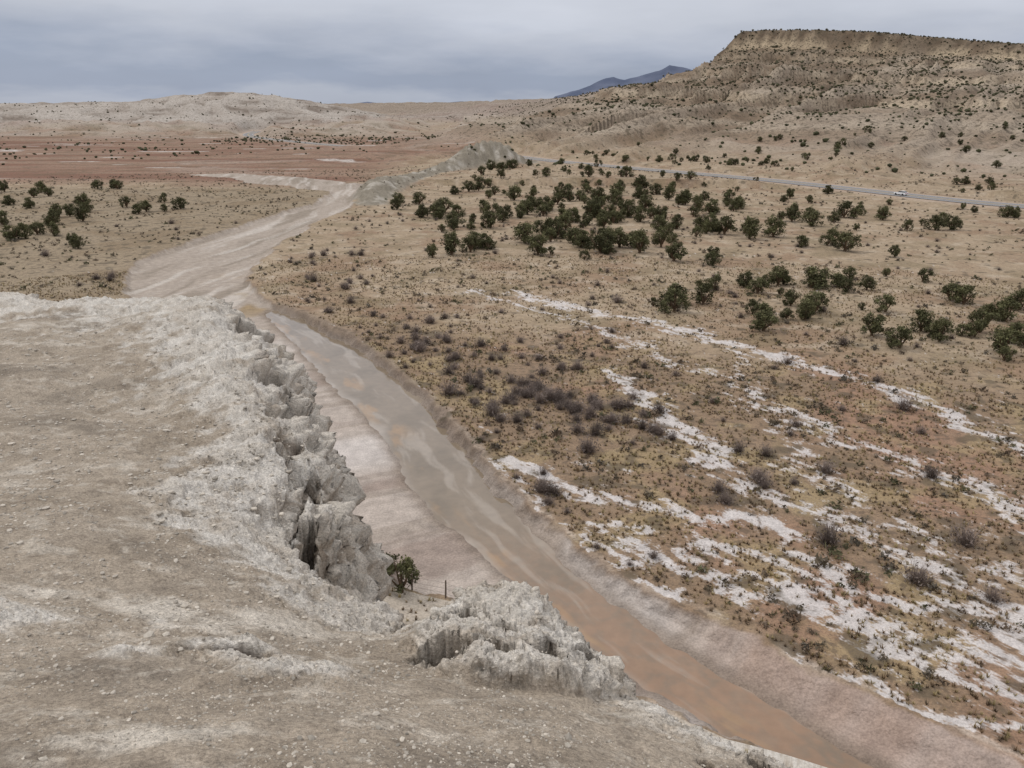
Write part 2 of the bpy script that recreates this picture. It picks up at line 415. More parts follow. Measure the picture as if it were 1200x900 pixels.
mesh_np("distant_mountain",np.column_stack([x,y,hm-5]),gridF(len(rm),len(azm)),cm,mat=M_mtn)

# ---------------------------------------------------------------- river water
def resamp(P,n):
    P=np.array(P);s=np.concatenate([[0],np.cumsum(np.hypot(*np.diff(P,axis=0).T))]);t=np.linspace(0,s[-1],n)
    return np.column_stack([np.interp(t,s,P[:,0]),np.interp(t,s,P[:,1])]),s[-1]
R_,LR=resamp(smooth_line(RB,2),500);L_,_=resamp(smooth_line(WL,2),500)
dv=R_-L_;dl=np.hypot(dv[:,0],dv[:,1])[:,None]+1e-6
R2=R_+dv/dl*.9;L2=L_-dv/dl*1.2
tt=np.linspace(0,1,60)[None,:,None]
G=L2[:,None,:]*(1-tt)+R2[:,None,:]*tt;X=G[...,0].ravel();Y=G[...,1].ravel()
T=np.tile(np.linspace(0,1,60),500);SS=np.repeat(np.linspace(0,LR,500),60)
cw=np.tile(S(128,114,97),(X.size,1))
nr=sst(60,36,Y)
cw=mix(cw,S(138,112,90),nr*.75)
cw=mix(cw,S(110,98,82),sst(-.1,.3,fbm(X/5,Y/9,4,3))*.6)
cw=mix(cw,S(164,153,140),sst(.08,.35,fbm(T*6+.5*per2(X/4,Y/4,1),SS/11,4,5))*.5)
cw=mix(cw,S(158,128,94),np.exp(-(((T-.3+.2*per2(SS/7,T*2,8))/.12)**2))*sst(.05,.35,fbm(SS/6+4,T*4,4,7))*.65)
cw=mix(cw,S(152,116,88),nr*sst(.0,.2,np.abs(fbm(X/1.8,Y/1.8,4,9))-.02)*.35)
cw=mix(cw,S(172,161,150),sst(.24,.04,T+.16*per2(SS/5,SS/9,2))*.6)
M,nt,b=newmat("silty_water")
at=N(nt,"ShaderNodeAttribute",attribute_name="col");g=N(nt,"ShaderNodeNewGeometry").outputs["Position"]
nt.links.new(scalecol(nt,at.outputs["Color"],maprange(nt,noise(nt,g,1.2,3),.3,.7,.92,1.08)),b.inputs["Base Color"])
b.inputs["Roughness"].default_value=.05;b.inputs["IOR"].default_value=1.5
bn=N(nt,"ShaderNodeBump");bn.inputs["Strength"].default_value=.15;bn.inputs["Distance"].default_value=.03
nt.links.new(noise(nt,g,4,2),bn.inputs["Height"]);nt.links.new(bn.outputs[0],b.inputs["Normal"])
mesh_np("river_water",np.column_stack([X,Y,np.full(X.size,-1.02)]),gridF(500,60)[:,::-1],cw,mat=M)

# ---------------------------------------------------------------- road
def ribbon(P,off0,off1,zz,name,mat,parent=None):
    P=np.array(P);d=np.gradient(P,axis=0);d/=np.hypot(d[:,0],d[:,1])[:,None];n=np.column_stack([-d[:,1],d[:,0]])
    A=P+n*off0;B=P+n*off1;V=np.zeros((len(P)*2,3));V[0::2,:2]=A;V[1::2,:2]=B;V[:,2]=zz
    i=np.arange(len(P)-1)*2;F=np.column_stack([i,i+1,i+3,i+2])
    if off1>off0:F=F[:,::-1]
    return mesh_np(name,V,F,mat=mat,parent=parent)
RP,_=resamp(smooth_line(ROADS,1),400)
road=ribbon(RP,-5.5,5.5,1.15,"road",M_road)
ribbon(RP,-4.9,-4.7,1.16,"edge_line_left",M_white,road);ribbon(RP,4.7,4.9,1.16,"edge_line_right",M_white,road)
ribbon(RP,-.2,.2,1.16,"centre_line",M_yel,road)

# ---------------------------------------------------------------- foreground gypsum cliff top
E=[(-60,13),(-40,13),(-22,16.2),(-16.2,16.8),(-13.4,17.6),(-11.5,17.6),(-10.5,17.6),(-8,15.9),(-6.3,15.7),(-5.0,15),(-4.05,13.6),(-3.45,12.1),(-3.02,11),(-2.36,9.1),(-1.88,7.8),(-1.56,7.04),(-1.36,6.3),(-1.38,5.9),(-1.6,5.6),(-1.2,5.2),(-.85,5.0),(-.66,4.62),(-.78,4.32),(-.55,4.35),(-.21,4.2),(0,4.14),(.25,3.88),(.4,3.5),(.52,3.33),(.66,3.13),(.91,2.7),(1.17,2.62),(1.35,2.44),(1.8,1.5),(2.4,0),(3,-6),(-60,-6)]
INNER=[(-5.6,14.6),(-4.75,13),(-4.3,12.0),(-3.8,10.9),(-3.25,9.7),(-2.92,8.8),(-2.6,8.0),(-2.25,7.2),(-1.95,6.5),(-1.74,5.95)]
CP=np.array([(0,1.5,1.65),(-1,1.5,1.62),(1.3,2.4,2.5),(0,0,1.6),(.9,2.7,2.5),(.5,3.3,2.72),(.25,3.85,2.75),(0,3.1,2.55),(-.2,4.1,2.75),(-.6,4.2,3.05),(-.8,4.9,3.3),(-1.3,5.6,3.55),(-1.45,6.2,3.35),(-1.6,7,3.25),(-1.95,7.8,3.2),(-2.4,9,3.15),(-3.6,12,3.2),(-5,15,3.3),(-8,16,3.55),(-11,17.5,3.7),(-16,17,3.8),(-2,3,2.25),(-4,3,2.1),(-2,5,2.9),(-4,6,2.85),(-6,9,3.05),(-4,9,3.1),(-9,12,3.35),(-12,9,3.1),(-3,2,1.8),(-15,14,3.7),(-25,10,3.9),(3,1,2.3),(-2.3,6.5,3.05),(-6,-4,1.2),(2,-4,1.6),(-1.2,4.2,2.85)])
def phi(d):return np.where(d>0,d*d*np.log(d+1e-9),0)
D=np.hypot(CP[:,None,0]-CP[None,:,0],CP[:,None,1]-CP[None,:,1]);n=len(CP)
Am=np.zeros((n+3,n+3));Am[:n,:n]=phi(D)+np.eye(n)*.05;Am[:n,n]=1;Am[:n,n+1:]=CP[:,:2];Am[n:,:n]=Am[:n,n:].T
wt=np.linalg.solve(Am,np.concatenate([CP[:,2],[0,0,0]]))
def topdrop(x,y):
    o=wt[n]+wt[n+1]*x+wt[n+2]*y
    for i in range(n):o=o+wt[i]*phi(np.hypot(x-CP[i,0],y-CP[i,1]))
    return np.clip(o,1.2,5.0)
PITS=[(-.35,3.24,.12,.05,.34),(-.10,3.16,.15,.045,.36),(.14,3.2,.10,.05,.3),(-.05,3.42,.05,.04,.16),(-.24,3.58,.06,.045,.18),(-.36,3.5,.04,.035,.14),(.7,2.27,.03,.02,.06),(.95,2.45,.07,.035,.14),(.40,3.3,.07,.05,.2),
 (-2.98,9.5,.15,.5,.6),(-3.42,10.7,.12,.35,.4),(-4.3,12.6,.2,.35,.4),(-1.82,6.25,.05,.38,.5),(-1.70,5.80,.06,.16,.5),(-2.45,8.0,.08,.25,.3),(-1.2,2.9,.16,.025,.05),(-2.12,7.2,.05,.22,.2),(-2.6,9.0,.10,.22,.35)]
def fore(x,y):
    r=np.hypot(x,y)
    T=topdrop(x,y)
    k=np.clip(r*.1,.25,1.4)
    fw=sst(4.6,7.0,r)
    sd=sdist(x,y,E)
    sdn=sd+fbm(x/1.1,y/1.1,5,201,.5)*.18*fw+fbm(x/.3,y/.3,5,202,.55)*.07
    lipw=sst(2.8*k,.5*k,sd+fbm(x/1.1,y/1.1,5,207,.6)*1.2*k)
    d_,s_,side_,_=pline(x+.34*fbm(x/.6,y/.6,4,31,.6)*fw+.05*per2(x/.1,y/.1,32),y+.34*fbm(x/.6,y/.6,4,33,.6)*fw,INNER)
    iend=sst(0,1.2,s_)*sst(0,.4,9.6-s_)*sst(-.05,.3,fbm(x/1.5,y/1.5,3,35)+.08)
    stp=sst(-.05,.06,side_*d_)*np.exp(-(d_/.40)**2)*iend
    bn_=np.hypot((x-.08)/.64,(y-3.5)/.55)+.38*fbm(x/.4,y/.4,4,208,.5)
    boul=sst(1.1,.78,bn_)
    lipw=np.maximum(lipw*sst(3.6,4.6,r)+lipw*.5*(r<=3.6),boul)
    dl,_,sl,_=pline(x+.15*per2(x/.4,y/.4,3),y+.2*per2(x/.5,y/.5,4),[(-4.5,3.3),(-3,3.15),(-2.13,3.07),(-1.51,2.98),(-1.1,2.86),(-.94,2.7)])
    led=np.exp(-(dl/.27)**2)*sst(-.5,.1,fbm(x/.7,y/.7,3,206))
    farw=sst(10.5,14.5,y+fbm(x/2,y/2,3,209)*2.0)
    crust=np.clip(np.maximum(np.maximum(lipw,led*.9),farw*.8),0,1)
    z=EYE-T
    z+=fbm(x/1.6,y/1.6,4,211)*.10*np.clip(r/6,.4,1.6)
    z+=fbm(x/.3,y/.3,5,213,.65)*.035
    # raised rim mass
    z+=fw*np.exp(-((sd-1.0*k)/(.6*k))**2)*.20*k*sst(17,12,r)
    # broken crust: tilted plates at several sizes
    wx=x+.16*fbm(x/.2,y/.2,4,5,.6);wy=y+.16*fbm(x/.2,y/.2,4,6,.6)
    f1,f2,idv=voro(wx/.42,wy/.42,1);g1,g2,idg=voro(wx/.14,wy/.14,2);h1,h2,idh=voro(wx/.05,wy/.05,3)
    crk=np.exp(-(f2-f1)/.05);crk2=np.exp(-(g2-g1)/.08)
    z+=crust*((idv-.5)*.07*(.4+.6*fw)-crk*.05*fw*sst(.4,.7,idg)+(idg-.5)*.035-crk2*.012+(idh-.5)*.015)
    z+=crust*(fbm(x/.9,y/.9,5,217,.6)*.18*fw+fbm(x/.22,y/.22,5,219,.7)*.065)
    z-=stp*(.15+.22*fw)*(.8+.4*idv)
    z+=led*.08-np.exp(-((dl-.27)/.05)**2)*(sl<0)*.04*led
    z+=boul*.16
    z-=np.exp(-(np.hypot((x+.95)/.35,(y-4.3)/.8))**2)*.12
    pit=np.zeros(x.size)
    for px,py,ax,ay,dp in PITS:
        wob=.7*fbm(x/ax/1.5,y/ay/1.5,3,int(abs(px)*10)%7)
        g=np.exp(-(np.hypot((x-px)/ax,(y-py)/ay)*(1+wob))**6)
        z-=g*dp;pit=np.maximum(pit,g)
    Rr=(.62+.5*fw)*k
    q=np.clip(1-sdn/Rr,0,1)
    z-=np.where(sdn<Rr,Rr*(1-np.sqrt(np.clip(1-q**2.2,0,1))),0)
    out=np.clip(-sdn,0,9e9)
    z-=out*5.5
    z=np.maximum(z,.2)
    return z,sd,crust,pit,idv,crk2,k
rf=[.3,.6];r=.9
while r<34:
    rf.append(r);r+=max(.0040*r,.006) if r<20 else .02*r
rf=np.array(rf);azf=np.radians(np.concatenate([np.arange(-179,-52,1.5),np.arange(-52,-36,.3),np.arange(-36,36,.075),np.arange(36,60,.4),np.arange(60,180,2.)]))
x,y=fan(azf,rf)
z=np.zeros(x.size);sd=z.copy();cr=z.copy();pit=z.copy();idv=z.copy();lump=z.copy();kk=z.copy()
for i in range(0,x.size,CH):
    s_=slice(i,i+CH);z[s_],sd[s_],cr[s_],pit[s_],idv[s_],lump[s_],kk[s_]=fore(x[s_],y[s_])
nr_,nc_=len(rf),len(azf)
def normals(x,y,z):
    P=np.stack([x,y,z],-1).reshape(nr_,nc_,3)
    du=np.gradient(P,axis=1);dv=np.gradient(P,axis=0);nn=np.cross(du,dv)
    nn/=np.linalg.norm(nn,axis=2)[...,None]+1e-12
    nn*=np.sign(nn[...,2:3]+1e-9);return nn
nn=normals(x,y,z)
for _ in range(10):   # soften the displacement direction
    nn[1:-1,1:-1]=(nn[1:-1,1:-1]*2+nn[:-2,1:-1]+nn[2:,1:-1]+nn[1:-1,:-2]+nn[1:-1,2:])/6
nn/=np.linalg.norm(nn,axis=2)[...,None];nn=nn.reshape(-1,3)
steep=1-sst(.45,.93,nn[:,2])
m=np.where((sd>-2.5)&(sd<3*kk)&(z>20)&((steep>.02)|(cr>.3))&(y>1))[0]
q=np.zeros(x.size);xm,ym,zm_=x[m],y[m],z[m];fwm=sst(4.6,7.0,np.hypot(xm,ym))
w1=per3(xm/.45,ym/.45,zm_/.45)*.34+per3(xm/.13,ym/.13,zm_/.13)*.13;w2=per3(xm/.45+9,ym/.45,zm_/.45)*.34+per3(xm/.13+9,ym/.13,zm_/.13)*.13
a1,a2,ai=voro3((xm+w1)/1.1,(ym+w2)/1.1,(zm_+w1)/.5)
b1,b2,bi=voro3((xm+w1)/.3+5,(ym+w2)/.3,(zm_+w2)/.16)
c1,c2,ci=voro3((xm+w1*.5)/.085+5,(ym+w2*.5)/.085,(zm_)/.055)
q[m]=((ai-.5)*.16-np.exp(-(a2-a1)/.04)*.12*sst(.4,.6,bi)+per3(xm/.6,ym/.6,zm_/.4)*.22+per3(xm/.22,ym/.22,zm_/.16)*.14)*fwm+((bi-.5)*.075-np.exp(-(b2-b1)/.07)*.03)*(.4+.6*fwm)+(ci-.5)*.045+per3(xm/.1,ym/.1,zm_/.08)*.06+per3(xm/.04,ym/.04,zm_/.04)*.025
am=np.zeros(x.size);am[m]=1
amp=(steep+.10*cr)*am*(1-pit)
dq=q*amp
x2=x+nn[:,0]*dq;y2=y+nn[:,1]*dq;z2=z+nn[:,2]*dq
r=np.hypot(x,y)
c=np.tile(S(168,155,139),(x.size,1))
c=mix(c,S(148,135,119),sst(-.1,.35,fbm(x/.9,y/.9,6,301,.6))*.8)
c=mix(c,S(128,118,106),sst(.02,.32,fbm(x/2.2,y/1.6,6,303,.6))*.75)
c=mix(c,S(196,186,172),sst(.08,.35,fbm(x/.25,y/.25,5,305,.7))*.65)
c=mix(c,S(120,108,95),sst(.12,.35,fbm(x/.15,y/.15,4,315,.7))*.45)
c=mix(c,S(208,199,186),sst(.15,.38,fbm(x/1.6+3,y/1.1,6,306,.65))*.85)
cc=np.clip(cr+fbm(x/.3,y/.3,5,307,.65)*.7,0,1)
c=mix(c,S(214,208,199),sst(.3,.75,cc)*.9)
c=mix(c,S(182,171,156),cr*sst(.35,.8,idv)*.4)
c=mix(c,S(158,143,125),cr*sst(.04,.38,fbm(x/.4,y/.4,5,311,.6))*.6)
c=mix(c,S(134,119,102),cr*lump*.3)
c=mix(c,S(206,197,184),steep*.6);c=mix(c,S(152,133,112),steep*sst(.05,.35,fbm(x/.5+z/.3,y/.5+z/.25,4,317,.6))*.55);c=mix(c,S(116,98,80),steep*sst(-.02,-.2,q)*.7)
c=mix(c,S(78,62,49),pit*.85)  # shade inside holes and crevices, painted as a darker rock colour
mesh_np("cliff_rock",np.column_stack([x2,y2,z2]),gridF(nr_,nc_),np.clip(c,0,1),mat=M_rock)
print("fore verts",x.size)

# ---------------------------------------------------------------- scatter tools
def ico(sub):
    bm=bmesh.new();bmesh.ops.create_icosphere(bm,subdivisions=sub,radius=1);V=np.array([v.co[:] for v in bm.verts]);F=np.array([[v.index for v in f.verts] for f in bm.faces]);bm.free();return V,F
def scatter(name,templates,P,sc,cols,mat,smooth=False,zs=None):
    Vs=[];Fs=[];Cs=[];off=0;n=len(P);ch=rng.integers(0,len(templates),n)
    for ti,(tv,tf,tc) in enumerate(templates):
        i=np.where(ch==ti)[0];k=len(i)
        if not k:continue
        a=rng.uniform(0,2*np.pi,k);ca=np.cos(a)[:,None];sa=np.sin(a)[:,None]
        s=sc[i][:,None];hz=(zs[i][:,None] if zs is not None else s)
        vx=(tv[:,0]*ca-tv[:,1]*sa)*s;vy=(tv[:,0]*sa+tv[:,1]*ca)*s;vz=tv[:,2]*hz
        V=np.stack([vx+P[i,0:1],vy+P[i,1:2],vz+P[i,2:3]],-1).reshape(-1,3)
        F=(tf[None]+(np.arange(k)*len(tv))[:,None,None]).reshape(-1,3)+off
        C=(cols[i][:,None,:]*tc[None,:,None]).reshape(-1,3)
        off+=len(V);Vs.append(V);Fs.append(F);Cs.append(C)
    return mesh_np(name,np.concatenate(Vs),np.concatenate(Fs),np.clip(np.concatenate(Cs),0,1),smooth=smooth,mat=mat)
def blades(nb,h0,h1,spread,w,seed):
    g=np.random.default_rng(seed);V=[];F=[];C=[]
    for i in range(nb):
        a=g.uniform(0,2*np.pi);b=g.uniform(0,1)**.7*spread;h=g.uniform(h0,h1)
        bx,by=g.normal(0,.12*spread,2);tx=bx+np.cos(a)*b;ty=by+np.sin(a)*b
        px,py=-np.sin(a)*w,np.cos(a)*w;k=len(V)
        V+=[(bx-px,by-py,-.03),(bx+px,by+py,-.03),(tx,ty,h*(1-.3*b/spread))];F.append((k,k+1,k+2));C+=[.75,.75,1.15]
    return np.array(V),np.array(F),np.array(C)
def puffs(nb,rad,hh,size,seed):
    g=np.random.default_rng(seed);V=[];F=[];C=[]
    for i in range(nb):
        d=g.normal(size=3);d/=np.linalg.norm(d);d[2]=abs(d[2]);q=g.uniform(.45,1)
        c=np.array([d[0]*rad*q,d[1]*rad*q,d[2]*hh*q]);k=len(V)
        for j in range(3):V.append(tuple(c+g.normal(size=3)*size))
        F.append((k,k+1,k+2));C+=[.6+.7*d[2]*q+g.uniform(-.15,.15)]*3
    return np.array(V),np.array(F),np.array(C)
def pts(n,r0,r1,a0,a1,power=1.0):
    r=(rng.uniform(0,1,n)*(r1**power-r0**power)+r0**power)**(1/power);a=np.radians(rng.uniform(a0,a1,n));return r*np.sin(a),r*np.cos(a)
def bedok(x,y,mg=.3):
    return sdist(x,y,BED)<-mg

gx,gy=pts(80000,32,170,-40,42,1.4);zt,ct=terrain(gx,gy)
keep=bedok(gx,gy)&(rng.uniform(0,1,gx.size)<np.clip(ct[:,3]*1.1,0,.8))&(fbm(gx/6,gy/6,3,401)>-.22)
gx,gy,zt=gx[keep],gy[keep],zt[keep];P=np.column_stack([gx,gy,zt])
cols=np.array([S(150,133,103),S(130,108,84),S(164,149,110),S(116,101,84)])[rng.integers(0,4,len(P))]*rng.uniform(.8,1.15,(len(P),1))
scatter("dry_grass",[blades(10,.15,.34,.22,.035,i) for i in range(4)],P,rng.uniform(.6,1.25,len(P)),cols,M_grass)
gx,gy=pts(18000,34,420,-42,42,1.5);zt,ct=terrain(gx,gy)
keep=bedok(gx,gy,.1)&(fbm(gx/14,gy/14,3,411)>-.10)&(rng.uniform(0,1,gx.size)<.2+ct[:,3]*.9)&(ct[:,3]>.1)
P=np.column_stack([gx,gy,zt])[keep]
cols=np.array([S(114,104,88),S(122,107,92),S(104,97,86),S(102,100,76)])[rng.integers(0,4,len(P))]*rng.uniform(.75,1.15,(len(P),1))
scatter("sagebrush",[puffs(34,.5,.55,.12,20+i) for i in range(4)],P,np.clip(rng.lognormal(-.45,.35,len(P)),.3,1.5),cols,M_grass)

# distant junipers on the mesa and hills
iv,if_=ico(1);T=[]
for i in range(5):
    g=np.random.default_rng(60+i);v=iv*(1+g.normal(0,.2,(len(iv),1)));v[:,2]=v[:,2]*.75+.5;T.append((v,if_,.75+.35*np.clip(v[:,2],0,1.4)/1.4))
gx,gy=pts(46000,380,1500,-3,44,1.3)
zt,_=terrain(gx,gy);dens=sst(8,55,zt)*.9+.06
keep=(rng.uniform(0,1,gx.size)<dens)&(fbm(gx/50,gy/50,4,421)>-.17-.3*sst(70,95,zt))&(pline(gx,gy,ROADS)[0]>14)
P=np.column_stack([gx,gy,zt])[keep]
gx,gy=pts(3200,520,1500,-34,2,1.2);zt,_=terrain(gx,gy)
keep=(fbm(gx/70,gy/35,3,431)>.08)&(pline(gx,gy,ROADS)[0]>14);P=np.concatenate([P,np.column_stack([gx,gy,zt])[keep]])
gx=rng.uniform(-260,-60,420);gy=640+rng.uniform(0,160,420)-gx*.25;zt,_=terrain(gx,gy);P=np.concatenate([P,np.column_stack([gx,gy,zt])])
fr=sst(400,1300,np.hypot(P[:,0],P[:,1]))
cols=mix(np.tile(S(70,71,50),(len(P),1)),S(84,79,63),fr)*rng.uniform(.75,1.3,(len(P),1))  # lower-contrast tone farther out paints haze into the crowns
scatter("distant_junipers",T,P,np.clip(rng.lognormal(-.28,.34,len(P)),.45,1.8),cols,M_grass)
print("far trees",len(P))

# ---------------------------------------------------------------- junipers
def tube(p0,p1,r0,r1,V,F,n=6):
    p0=np.array(p0,float);p1=np.array(p1,float);d=p1-p0;d/=np.linalg.norm(d);a=np.cross(d,[0,0,1.0]);
    if np.linalg.norm(a)<.01:a=np.array([1.,0,0])
    a/=np.linalg.norm(a);b=np.cross(d,a);k=len(V)
    for p,rr in((p0,r0),(p1,r1)):
        for i in range(n):
            t=2*np.pi*i/n;V.append(tuple(p+(a*np.cos(t)+b*np.sin(t))*rr))
    for i in range(n):
        j=(i+1)%n;F.append((k+i,k+j,k+n+j));F.append((k+i,k+n+j,k+n+i))
def juniper_mesh(seed):
    g=np.random.default_rng(seed);V=[];F=[]
    Wd=g.uniform(.44,.62)
    tube((0,0,-.15),(g.normal(0,.02),g.normal(0,.02),.15),.07,.055,V,F)
    for i in range(6):
        a=i*2*np.pi/6+g.uniform(-.4,.4);q=g.uniform(.3,.8)*Wd
        m=(np.cos(a)*q*.5,np.sin(a)*q*.5,g.uniform(.25,.4));e=(np.cos(a)*q,np.sin(a)*q,g.uniform(.45,.8))
        tube((0,0,.08),m,.04,.028,V,F,5);tube(m,e,.028,.01,V,F,5)
    tube((0,0,.12),(.02,.02,.85),.04,.01,V,F,5)
    nb=len(F);Cv=[1.0]*len(V)
    lobes=[]
    nl=g.integers(19,27)
    for i in range(nl):
        a=g.uniform(0,2*np.pi);hz=g.uniform(.10,.88);mr=Wd*(1-abs(hz-.36)**1.7*1.7)
        q=np.sqrt(g.uniform(.05,1))*mr
        lobes.append((np.cos(a)*q*g.uniform(.8,1.1),np.sin(a)*q*g.uniform(.8,1.1),hz,g.uniform(.10,.19)))
    for (lx,ly,lz,lr) in lobes:
        tone=g.uniform(.7,1.3)
        for j in range(100):
            d=g.normal(size=3);d/=np.linalg.norm(d);q=g.uniform(.35,1.1)
            c=np.array([lx,ly,lz])+d*lr*q;c[2]=max(c[2],.03);k=len(V)
            s=g.uniform(.018,.038)
            for jj in range(3):
                V.append(tuple(c+g.normal(size=3)*s+d*s*.3))
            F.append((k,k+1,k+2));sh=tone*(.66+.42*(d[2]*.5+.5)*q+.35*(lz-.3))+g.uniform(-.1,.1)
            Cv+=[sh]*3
    V=np.array(V);F=np.array(F);Cv=np.array(Cv)
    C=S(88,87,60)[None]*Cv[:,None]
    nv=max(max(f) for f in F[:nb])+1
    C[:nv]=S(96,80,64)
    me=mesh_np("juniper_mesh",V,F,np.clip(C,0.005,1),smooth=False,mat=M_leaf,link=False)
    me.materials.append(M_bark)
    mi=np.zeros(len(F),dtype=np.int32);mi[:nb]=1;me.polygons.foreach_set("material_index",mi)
    return me
JM=[juniper_mesh(500+i) for i in range(8)]
JL="-150,255 -161,262 -122,218 -130,240 -137,262 -159,312 -162,287 -116,192 -96,177 -122,255 -110,240 -114,269 -102,250 -186,302 -118,198 -150,312 -128,230 -119,221 -174,302 -137,218 -159,240 -135,192 -112,169"
JMd="-31,262 -26,230 -22,230 -15,213 -12,171 -8,179 -6,209 -20,240 -17,302 -12,319 -8,244 -2,221 2,230 3,185 5,171 8,198 10,192 14,209 16,221 22,230 25,240 23,209 22,179 25,179 27,174 33,179 33,164 19,174 10,240 5,250 0,274 14,262 20,287 23,274 29,274 33,262 46,337 50,319 51,293 52,274 55,262 58,250 59,240 69,262 33,230 35,221 40,218 42,209 50,206 53,198 57,192 63,194 80,230 79,213 94,230 74,185 72,174 103,225 109,206 112,206 32,337 14,337 -4,337 0,370 -10,380 27,218 42,250 37,293"
JR="24,120 26,123 30,126 35,135 41,139 42,132 48,139 53,139 54,137 57,135 60,134 73,143 72,129 72,126 45,124 36,118 36,110 36,114 43,116 47,118 50,108 50,100 57,110 57,105 63,106 66,108 62,99 74,115 80,123 68,104 58,120 62,143 80,113 92,123"
def parse(s):return [tuple(float(q) for q in t.split(",")) for t in s.split()]
jl,jm,jr=parse(JL),parse(JMd),parse(JR)
J=[(a,b,random.uniform(3.0,4.6)) for a,b in jl]+[(a,b,random.uniform(3.6,5.2)) for a,b in jm]+[(a,b,random.uniform(2.3,3.7)) for a,b in jr]
J=[(a+random.uniform(-1,1),b+random.uniform(-1.5,1.5),h) for a,b,h in J]
for a,b in jm:
    for _ in range(2):
        if random.random()<.75:J.append((a+random.uniform(-9,9),b+random.uniform(-12,12),random.uniform(1.8,4.2)))
for a,b in jl:
    if random.random()<.8:J.append((a+random.uniform(-7,7),b+random.uniform(-7,7),random.uniform(2,3.6)))
for a,b in jr:
    if random.random()<.6:J.append((a+random.uniform(-4,4),b+random.uniform(-4,4),random.uniform(1.1,2.4)))
gx,gy=pts(700,240,520,-2,36,1.6);dd=pline(gx,gy,ROADS)[0];k=0
for a,b,d in zip(gx,gy,dd):
    if d>14 and k<150 and per2(np.array([a/60]),np.array([b/60]),3)[0]>-.2:J.append((a,b,random.uniform(1.6,3.6)));k+=1
J.append((-7.2,44.8,2.6));J.append((-8.4,46.2,1.9))
JP=np.array(J);jz,_=terrain(JP[:,0],JP[:,1])
for (a,b,h),zz in zip(J,jz):
    if zz<-.7:continue
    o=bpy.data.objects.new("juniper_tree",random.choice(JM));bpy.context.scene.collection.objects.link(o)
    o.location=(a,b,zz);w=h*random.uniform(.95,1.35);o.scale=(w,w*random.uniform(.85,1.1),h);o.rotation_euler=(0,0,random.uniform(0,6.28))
# ---------------------------------------------------------------- bare shrubs
def shrub_mesh(seed):
    v,f,c=blades(260,.35,1.0,.62,.009,seed)
    v2,f2,c2=puffs(120,.6,.85,.035,seed+1)
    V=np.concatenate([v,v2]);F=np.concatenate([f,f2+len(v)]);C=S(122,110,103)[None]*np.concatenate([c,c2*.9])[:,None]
    return mesh_np("bare_shrub_mesh",V,F,np.clip(C,0,1),smooth=False,mat=M_twig,link=False)
SM=[shrub_mesh(700+i) for i in range(5)]
SH=parse("-13,104 -12,99 -7,92 -7,83 -12,113 1,86 2,83 4,81 0,81 5,78 8,76 8,71 10,74 11,78 -2,78 3,59 14,71 17,57 17,59 21,61 21,60 27,46 33,51 6,92 8,92 -28,119 -36,143 -54,169 -26,126 -12,113 -9,104 -1,100 44,102 48,120 -34,169 -32,169 -40,169 7,67 -2,76 17,126 35,135 -73,143 -74,146 -76,144 -92,218 -86,206 -99,169 23,51 36,62 31,44 41,78 28,73")
SH=[(a,b,random.uniform(1.2,2.3)) for a,b in SH]
for a,b,h in SH[:16]:
    for _ in range(3):SH.append((a+random.uniform(-3.5,3.5),b+random.uniform(-4,4),random.uniform(.8,1.7)))
for cx,cy,q in ((4,82,14),(9,75,14),(-9,100,12),(14,72,6),(-16,112,8),(2,94,8),(-30,135,8),(-44,165,8),(-3,88,8),(22,62,5)):
    for _ in range(q):SH.append((cx+random.gauss(0,3.0),cy+random.gauss(0,4),random.uniform(.7,1.8)))
CR=smooth_line(RB[5:],1)
for a,b in CR[::2]:
    for _ in range(2):SH.append((a+random.uniform(1.2,5),b+random.uniform(0,3),random.uniform(.5,1.2)))
gx,gy=pts(160,70,240,-30,34,1.6)
for a,b in zip(gx,gy):SH.append((a,b,random.uniform(.7,1.4)))
SP=np.array(SH);okk=bedok(SP[:,0],SP[:,1],.5);sz,_=terrain(SP[:,0],SP[:,1])
for (a,b,h),zz,o_ in zip(SH,sz,okk):
    if not o_:continue
    o=bpy.data.objects.new("bare_shrub",random.choice(SM));bpy.context.scene.collection.objects.link(o)
    o.location=(a,b,zz-.05);o.scale=(h*1.2,h*random.uniform(1,1.3),h);o.rotation_euler=(0,0,random.uniform(0,6.28))

# ---------------------------------------------------------------- pebbles on the cliff top
T=[]
for i in range(6):
    g=np.random.default_rng(80+i);v=iv*np.array([1,g.uniform(.6,.9),g.uniform(.4,.7)])*(1+g.normal(0,.16,(len(iv),1)));T.append((v,if_,np.full(len(v),1.)))
gx,gy=pts(26000,1.6,14,-38,32,.35);zf,sdf,crf,_,_,_,_=fore(gx,gy)
keep=(sdf>.08)&(fbm(gx/.6,gy/.6,3,451)+crf*.3>-.12)
gx,gy,zf=gx[keep],gy[keep],zf[keep];rr=np.hypot(gx,gy)
scp=np.exp(rng.normal(-5.45,.5,len(gx)))*np.clip(rr/3,.8,2.2);scp=np.clip(scp,.002,.034)
P=np.column_stack([gx,gy,zf+scp*.15])
cols=S(192,183,170)*rng.uniform(.5,1.12,(len(P),1))
scatter("gypsum_gravel",T,P,scp,cols,M_peb)

